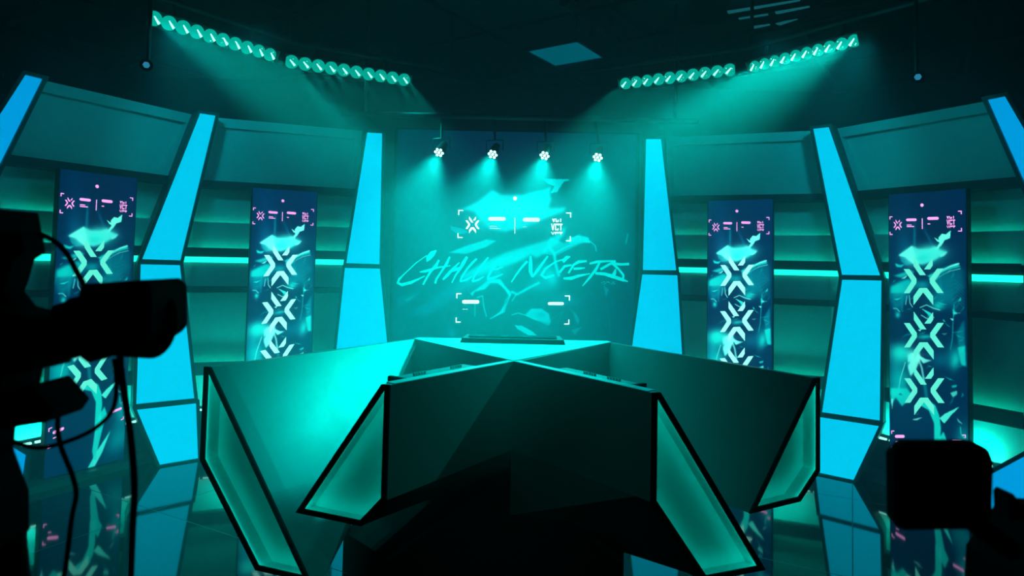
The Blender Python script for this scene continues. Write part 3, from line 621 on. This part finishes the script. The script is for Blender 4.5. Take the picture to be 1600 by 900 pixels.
# things on the desk
def console(p0, p1, inner, label, n, dots):
    t = thing('control_console', label, 'console', p0)
    d = (V(p1) - V(p0)); L = d.length; t.rotation_euler = (0, 0, math.atan2(d.y, d.x)); s = inner
    MB().box(0, L, min(0, s * .11), max(0, s * .11), -.03, 0).build('case', M['metal'], t)
    MB().box(.01, L - .02, min(s * .004, s * .016), max(s * .004, s * .016), .0003, .004).build('front_bezel', M['key'], t)['label'] = 'pale front edge'
    MB().box(-.02, .0, min(0, s * .11), max(0, s * .11), -.035, .008).build('end_cap', M['rubber'], t)
    for c_ in dots:
        for k in range(5):
            MB().box(c_ + k * .018, c_ + k * .018 + .006, min(s * .06, s * .07), max(s * .06, s * .07), .0003, .012).build('key', M['key'], t)
    MB().box(0.05, L - .05, min(s * -.09, s * .06), max(s * -.09, s * .06), -.045, -.03).build('bracket', M['metal'], t)
    return t
console((-.45, 2.89, 1.078), (-.15, 3.30, 1.078), 1, 'slim console with pale edge behind the left front rim', 2, (.10, .36))
console((.52, 2.85, 1.078), (.21, 3.26, 1.078), -1, 'slim console with three lit dots behind the right front rim', 2, (.10, .26))
t = thing('flat_monitor', 'low dark slab lying on the back of the pale table top', 'monitor', (.02, 4.10, 1.104))
MB().add([(-.33, -.07, 0), (.33, -.07, 0), (.31, .09, 0), (-.30, .09, 0), (-.32, -.06, .028), (.32, -.06, .028), (.305, .09, .036), (-.295, .09, .036)],
         [(3, 2, 1, 0), (4, 5, 6, 7), (0, 1, 5, 4), (1, 2, 6, 5), (2, 3, 7, 6), (3, 0, 4, 7)]).build('housing', M['metal'], t)
MB().box(-.28, .28, -.03, .08, .034, .037).build('screen', M['glass'], t)

# ------------------------------------------------------------------ rig: light bars
TG = [(1.0, 4.9, .5), (.6, 5.2, .6), (-.75, 4.5, .9), (-1.0, 3.75, .85)]
BARS = [((-2.47, 4.225, 3.2), (-1.90, 5.03, 3.2), 'pixel light bar hanging at far left with round lenses'),
        ((-1.87, 5.13, 3.2), (-.93, 5.63, 3.2), 'pixel light bar left of centre above the big screen'),
        ((.92, 5.60, 3.2), (1.77, 5.09, 3.2), 'pixel light bar right of centre above the big screen'),
        ((1.86, 5.05, 3.2), (2.37, 4.36, 3.2), 'pixel light bar hanging at far right with round lenses')]
for bi, (a0, a1, lab) in enumerate(BARS):
    a0, a1 = V(a0), V(a1); d = a1 - a0; L = d.length; t_ = d.normalized(); mid = (a0 + a1) / 2
    tgt = V(TG[bi]); aim = (V((0, 1.2, 1.3)) - mid).normalized(); aim = (aim - t_ * aim.dot(t_)).normalized(); up_ = t_.cross(aim).normalized()
    if up_.z < 0: up_ = -up_
    root = thing('light_bar', lab, 'stage light', mid, 0, 'pixel light bars over the set')
    hb = MB()
    def ob(m_, s0, s1, u0, u1, w0, w1, mi=0):
        vs = [t_ * s + up_ * u + aim * w_ for w_ in (w0, w1) for u in (u0, u1) for s in (s0, s1)]
        m_.add(vs, [(0, 2, 3, 1), (4, 5, 7, 6), (0, 1, 5, 4), (2, 6, 7, 3), (0, 4, 6, 2), (1, 3, 7, 5)], mi)
    ob(hb, -L / 2, L / 2, -.055, .055, -.09, -.03); hb.build('housing', M['metal'], root)
    for s0 in (-L / 2 - .006, L / 2): 
        ep = MB(); ob(ep, s0, s0 + .006, -.05, .05, -.09, .012); ep.build('end_plate', M['greyplastic'], root)
    yk = MB()
    for s0 in (-.3, .3): yk.cyl(t_ * s0 + up_ * .04 - aim * .06, t_ * s0 + V((0, 0, .16)) - aim * .06, .012, n=8)
    yk.build('clamp', M['metal'], root)
    nc = 10; cell = L / nc
    for k in range(nc):
        c_ = t_ * (-L / 2 + cell * (k + .5))
        le = MB().dome(c_ - aim * .03, aim, cell * .52, .04, mi=0)
        sd = (t_ * (.6 if bi < 2 else -.6) - up_ * .6).normalized(); q = c_ + aim * .012
        pw = sd.cross(aim) * .009
        le.add([q - sd * .03 - pw * .4, q + sd * .03 - pw, q + sd * .03 + pw, q - sd * .03 + pw * .4], [(0, 1, 2, 3)], 1)
        for _ in range(5):
            an, rr = random.random() * 6.28, random.uniform(.012, .03); g = c_ + (t_ * cos(an) + up_ * sin(an)) * rr + aim * .004; e_ = .004
            le.add([g - t_ * e_, g - up_ * e_, g + t_ * e_, g + up_ * e_], [(0, 1, 2, 3)], 1)
        le.build('lens', [LENS, LENSH], root, fix=False)
        src = mid + c_ + aim * .045
        spot('beam', src, tgt + t_ * (k - 4.5) * .11, BAR_W[bi], (20, 20, 22, 33)[bi], .9, None)

# back lamps with seven diodes
for i, (x, y_, z_) in enumerate([(-.634, 5.4, 2.529), (-.178, 5.4, 2.523), (.263, 5.4, 2.522), (.714, 5.4, 2.517)]):
    lab = ['leftmost', 'second from left', 'third from left', 'rightmost'][i] + ' of the four small seven-diode lamps before the big screen'
    t = thing('par_lamp', lab, 'stage light', (x, y_, z_), 0, 'seven-diode lamps before the big screen')
    aim = V((-.22, -.75, -.62)).normalized(); a_ = aim.cross(V((0, 0, 1))).normalized(); b_ = a_.cross(aim)
    MB().cyl(-aim * .14, V((0, 0, 0)), .034, .046, 20).build('can', M['metal'], t)
    MB().tube([a_ * .075 + V((0, 0, -.0)) - aim * .06, a_ * .075 + V((0, 0, .09)) - aim * .06, -a_ * .075 + V((0, 0, .09)) - aim * .06, -a_ * .075 - aim * .06], .006).build('yoke', M['metal'], t)
    MB().cyl(V((0, 0, .09)) - aim * .06, V((0, .12, .33)), .012, n=10).build('hanger', M['metal'], t)
    dd_ = MB()
    for k in range(7):
        o_ = V((0, 0, 0)) if k == 0 else (a_ * cos(k * pi / 3 + .25) + b_ * sin(k * pi / 3 + .25)) * .031
        dd_.cyl(o_ + aim * .002, o_ + aim * .006, .0115, n=12)
    dd_.build('diode_cluster', DOTE, t)
    spot('beam', V((x, y_, z_)) + aim * .03, V((x, y_, z_)) + V((-.28, -1.05, -1.3)), LAMP_W, 62, 1.0, None, rad=.04, col=(0, 1, .92))
tag(MB().cyl((-1.5, 5.52, 2.87), (1.6, 5.52, 2.87), .025).cyl((-1.3, 5.52, 2.87), (-1.3, 5.52, 3.9), .015, n=8).cyl((1.4, 5.52, 2.87), (1.4, 5.52, 3.9), .015, n=8).build('rig_pipe', M['metal']), 'straight black pipe carrying the four small lamps', 'pipe')
tag(MB().cyl((-2.75, 3.95, 3.38), (-1.86, 5.16, 3.38), .025).cyl((-1.86, 5.16, 3.38), (-1.86, 5.16, 3.9), .015, n=8).build('rig_pipe', M['metal']), 'black pipe above the far left light bar', 'pipe')
tag(MB().cyl((-1.95, 5.16, 3.38), (-.6, 5.88, 3.38), .025).cyl((-.6, 5.88, 3.38), (-.6, 5.88, 3.9), .015, n=8).build('rig_pipe', M['metal']), 'black pipe above the light bar left of centre', 'pipe')
tag(MB().cyl((.6, 5.86, 3.38), (1.9, 5.08, 3.38), .025).cyl((1.9, 5.08, 3.38), (1.9, 5.08, 3.9), .015, n=8).build('rig_pipe', M['metal']), 'black pipe above the light bar right of centre', 'pipe')
tag(MB().cyl((1.82, 5.18, 3.38), (2.75, 3.92, 3.38), .025).cyl((2.75, 3.92, 3.38), (2.75, 3.92, 3.9), .015, n=8).build('rig_pipe', M['metal']), 'black pipe above the far right light bar', 'pipe')
mb = MB().tube([(.39, 5.25, 3.8), (.75, 5.7, 3.78), (1.02, 6.16, 3.76), (1.6, 5.8, 3.77), (2.4, 5.4, 3.8), (3.3, 4.95, 3.82)], .05)
for q in ((.5, 5.4), (.66, 5.6), (.86, 5.9), (1.02, 6.16), (1.3, 6.0)): mb.cyl((q[0], q[1], 3.62), (q[0] + .02, q[1], 3.9), .018, n=8)
tag(mb.build('ceiling_conduit', M['metal']), 'bent black conduit below the ceiling right of the lit tile', 'conduit')

# ceiling tile light and louvres
t = thing('ceiling_light_panel', 'dim square ceiling light tile above the stage', 'ceiling light', (.54, 6.83, 3.86), radians(-34))
ring(mbx := MB(), [(-.33, 0), (.33, 0), (.33, .04), (-.33, .04)], [(-.3, .005), (.3, .005), (.3, .035), (-.3, .035)], -.33, -.30)
MB().box(-.33, .33, -.33, -.30, 0, .04).box(-.33, .33, .30, .33, 0, .04).box(-.33, -.30, -.3, .3, 0, .04).box(.30, .33, -.3, .3, 0, .04).build('frame', M['metal'], t)
MB().box(-.3, .3, -.3, .3, .01, .02).build('diffuser', emat('dim blue diffuser', (0, 105, 122), 1.0), t)
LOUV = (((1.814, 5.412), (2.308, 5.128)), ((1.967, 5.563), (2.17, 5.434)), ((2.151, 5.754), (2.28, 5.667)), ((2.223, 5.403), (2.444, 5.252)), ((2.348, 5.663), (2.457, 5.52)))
t = thing('glowing_louvre', 'dark ceiling louvre with blades glowing in place of reflections at upper right', 'ceiling light', (2.15, 5.35, 3.82), radians(-28))
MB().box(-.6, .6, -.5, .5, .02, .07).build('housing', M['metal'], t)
LV = emat('louvre blade with painted glow', (20, 96, 104), 1.0, False)  # the blades are no lamp; their emission stands in for reflected light
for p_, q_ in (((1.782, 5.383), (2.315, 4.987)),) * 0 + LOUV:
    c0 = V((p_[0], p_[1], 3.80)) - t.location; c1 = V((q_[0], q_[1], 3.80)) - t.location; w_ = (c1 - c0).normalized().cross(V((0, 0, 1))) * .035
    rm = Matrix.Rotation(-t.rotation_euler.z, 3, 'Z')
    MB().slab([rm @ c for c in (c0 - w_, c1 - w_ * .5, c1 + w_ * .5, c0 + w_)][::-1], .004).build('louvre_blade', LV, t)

# wash lamps high in the rig, one over each side of the set
def wash(loc, tgt, label, gl):
    t = thing('wash_lamp', label, 'stage light', loc); aim = (V(tgt) - V(loc)).normalized()
    MB().cyl(-aim * .10, V((0, 0, 0)), .028, .036, 16).build('can', M['metal'], t)
    MB().cyl(aim * .001, aim * .004, .020, n=6).build('lens', emat('lamp face ' + label[:4], gl, 1, False), t)
    MB().cyl(-aim * .08, -aim * .08 + V((0, 0, 3.9 - loc[2] + aim.z * .08)), .012, n=8).build('hanger', M['metal'], t)
    return t
for sx, who in ((-1, 'left'), (1, 'right')):
    wash((-2.22, 3.8, 2.75) if sx < 0 else (2.42, 3.8, 2.78), (sx * 1.2, 1.5, 1.9), 'small hanging wash lamp in the dark above the far %s bay' % who, (40, 130, 165))
    spot('wash', (sx * 2.15, 3.86, 3.02), (sx * 2.15, 5.3, 2.25), SIDE_W, 95, 1, None, col=TEALB, rad=.1)  # both side spots are apart from the lamp above, added for the canopies
    spot('wash', (sx * 1.5, 3.9, 3.02), (sx * 3.0, 4.6, 2.3), SIDE_W * .5, 70, 1, None, col=TEALB, rad=.1)
    if sx > 0: spot('wash', (0, .9, 3.5), (0, 2.9, 1.1), FRONT_FILL_W * 1.5, 48, 1, None, col=(0, 1, .85), rad=.15)  # fill without a fixture, added to brighten the desk's front faces
    # unseen uplight spots added low behind the poster screens to brighten the panels
    for (px_, py_, pa, en) in ((1.84, 5.17, 30, 24.0), (2.822, 4.36, 61, 13.0)):
        for e_ in (-.235, .235):
            ca, sa = cos(radians(pa)), sin(radians(pa)); lx, ly = px_ + e_ * ca + .09 * sa, py_ - e_ * sa + .09 * ca
            g = 1 if e_ > 0 else -1
            spot('uplight', (sx * lx, ly, .42), (sx * (lx + g * .12 * ca + .16 * sa), ly - g * .12 * sa + .16 * ca, .62), en, 150, 1, None, col=(0, 1, .74), rad=.04)

# ------------------------------------------------------------------ foreground gear
def at(px, py, Y):
    X = (px - PPX) / FPX; Yv = (py - PPY) / FPX; a_ = X * cos(ROLL) + Yv * sin(ROLL); b_ = X * sin(ROLL) - Yv * cos(ROLL)
    d = FW + RT * a_ + UP * b_; return EYE + d * (Y / d.y)
def block(mb, pts, Y, dep):                     # a body of depth dep whose outline passes through pts
    b = [at(x, y, Y + dep) for x, y in pts]; f = [q - V((0, dep, 0)) for q in b]; n = len(f)
    mb.add(f + b, [tuple(range(n)), tuple(range(2 * n - 1, n - 1, -1))] + [(i, i + n, (i + 1) % n + n, (i + 1) % n) for i in range(n)]); return mb
YC = 1.05
cam1 = thing('studio_camera', 'black studio camera with hooded lens at the left edge', 'camera', at(60, 560, YC))
cl = lambda q: q - cam1.location
def cpart(mb, name, mt, **k):
    for v in mb.v: v -= cam1.location
    return mb.build(name, mt, cam1, **k)
cpart(block(MB(), [(-120, 480), (20, 470), (60, 478), (112, 492), (118, 540), (112, 566), (70, 572), (64, 600), (110, 585), (142, 622), (130, 640), (60, 650), (10, 662), (-120, 660)], YC - .06, .09), 'body', M['rubber'], bevel=.004)
cpart(MB().cyl(at(90, 508, YC), at(190, 492, YC + .03), .034, .046, 24), 'lens_barrel', M['rubber'])
cpart(MB().cyl(at(180, 506, YC - .01), at(236, 503, YC + .05), .052, .062, 28).cyl(at(120, 505, YC), at(135, 503, YC), .043, .043, 24), 'lens_ring', M['rubber'])
cpart(block(MB(), [(196, 440), (284, 434), (294, 446), (295, 508), (286, 518), (268, 530), (200, 540), (186, 480)], YC - .03, .12), 'lens_hood', M['rubber'], bevel=.006)
cpart(block(MB(), [(-60, 334), (62, 332), (68, 366), (44, 376), (-60, 372)], YC - .05, .10), 'viewfinder', M['rubber'], bevel=.005)
cpart(block(MB(), [(-60, 372), (-20, 372), (-20, 396), (14, 398), (30, 376), (68, 366), (72, 395), (56, 405), (50, 425), (46, 440), (40, 455), (60, 480), (-60, 490)], YC - .02, .05), 'viewfinder_arm', M['rubber'], bevel=.003)
cpart(block(MB(), [(110, 540), (150, 520), (196, 530), (190, 552), (168, 560), (152, 548), (118, 560)], YC - .03, .05), 'zoom_servo', M['rubber'], bevel=.003)
tp = thing('camera_tripod', 'black tripod under the left studio camera', 'tripod', (at(20, 700, YC).x, YC, FLOOR))
base = at(10, 665, YC)
mb = block(MB(), [(-60, 655), (28, 655), (24, 700), (48, 765), (48, 830), (-60, 830)], YC - .05, .07)
for v in mb.v: v -= tp.location
mb.build('tripod_head', M['rubber'], tp, bevel=.006)
hz = at(10, 825, YC).z - .01 - FLOOR
for k, (lx, ly) in enumerate(((.22, -.05), (-.3, .22), (-.25, -.28))):
    MB().cyl((0, 0, hz), (lx, ly, .02), .024, .016, 12).cyl((lx, ly, 0), (lx, ly, .03), .025, n=12).build('leg', M['rubber'], tp)
def cable(pts, Y, r, label):
    P_ = [at(x, y, Y) for x, y in pts]; out = []
    for i in range(len(P_) - 1):
        p0, p1, p2, p3 = P_[max(i - 1, 0)], P_[i], P_[i + 1], P_[min(i + 2, len(P_) - 1)]
        for k in range(6):
            t_ = k / 6; out.append(.5 * ((2 * p1) + (p2 - p0) * t_ + (2 * p0 - 5 * p1 + 4 * p2 - p3) * t_ * t_ + (3 * p1 - p0 - 3 * p2 + p3) * t_ ** 3))
    out.append(P_[-1])
    tag(MB().tube(out, r).build('camera_cable', M['rubber']), label, 'cable')
cable([(62, 366), (84, 376), (104, 396), (120, 425), (134, 452), (146, 490)], YC - .02, .0042, 'short black cable arching from viewfinder to the left camera lens')
cable([(186, 540), (192, 600), (204, 680), (210, 760), (207, 830), (203, 930)], YC - .01, .0052, 'thick black cable hanging straight down from the left camera lens')
cable([(92, 640), (90, 668), (96, 700), (112, 740), (119, 772), (112, 810), (100, 900), (80, 960)], YC - .02, .0038, 'thin black cable hanging below the left camera body')
cable([(178, 560), (182, 600), (176, 640), (150, 668), (110, 688), (60, 700), (20, 690)], YC + .02, .0036, 'thin black cable looping under the left camera lens')

YM = 1.0
mon = thing('camera_monitor', 'rounded black camera monitor seen from behind, lower right', 'monitor', at(1466, 760, YM))
mb = block(MB(), [(1399, 684), (1508, 684), (1528, 695), (1534, 717), (1531, 797), (1520, 817), (1395, 819), (1382, 805), (1380, 703)], YM, .03)
for v in mb.v: v -= mon.location
mb.build('housing', M['rubber'], mon, bevel=.012)
mb = block(MB(), [(1394, 700), (1518, 700), (1518, 806), (1394, 806)], YM - .004, .006)
for v in mb.v: v -= mon.location
mb.build('back_plate', M['rubber'], mon)
mb = MB().cyl(at(1500, 800, YM + .03), at(1580, 860, YM + .05), .016, n=12)
for v in mb.v: v -= mon.location
mb.build('swivel_arm', M['rubber'], mon)
cam2 = thing('studio_camera', 'black camera body cut off at the lower right corner', 'camera', at(1600, 900, YM + .05))
for nm, pts, dy, dep in (('body', [(1545, 800), (1562, 772), (1585, 781), (1680, 784), (1720, 1020), (1500, 1020), (1508, 850)], .05, .2), ('top_handle', [(1550, 765), (1556, 758), (1570, 776), (1680, 782), (1680, 800), (1552, 800)], .1, .04)):
    mb = block(MB(), pts, YM + dy, dep)
    for v in mb.v: v -= cam2.location
    mb.build(nm, M['rubber'], cam2, bevel=.004)
t = thing('camera_tripod', 'black tripod under the camera at the lower right corner', 'tripod', (at(1600, 900, YM + .1).x, YM + .15, FLOOR))
hz = at(1600, 1032, YM + .15).z - FLOOR
for lx, ly in ((-.2, .1), (.28, .12), (.05, -.3)):
    MB().cyl((0, 0, hz), (lx, ly, .02), .022, .015, 12).cyl((lx, ly, 0), (lx, ly, .03), .025, n=12).build('leg', M['rubber'], t)

# ------------------------------------------------------------------ haze
hm = bpy.data.materials.new('stage haze'); hm.use_nodes = True; nt = hm.node_tree; nt.nodes.clear()
vs = nt.nodes.new('ShaderNodeVolumeScatter'); ou = nt.nodes.new('ShaderNodeOutputMaterial'); nt.links.new(vs.outputs[0], ou.inputs['Volume'])
vs.inputs['Color'].default_value = (.9, 1, 1, 1); vs.inputs['Density'].default_value = HAZE; vs.inputs['Anisotropy'].default_value = .25
tag(MB().box(-3.35, 3.35, 2.7, 7.3, FLOOR + .005, 3.84).build('haze', hm), 'thin theatrical haze filling the stage', 'haze', kind='stuff')
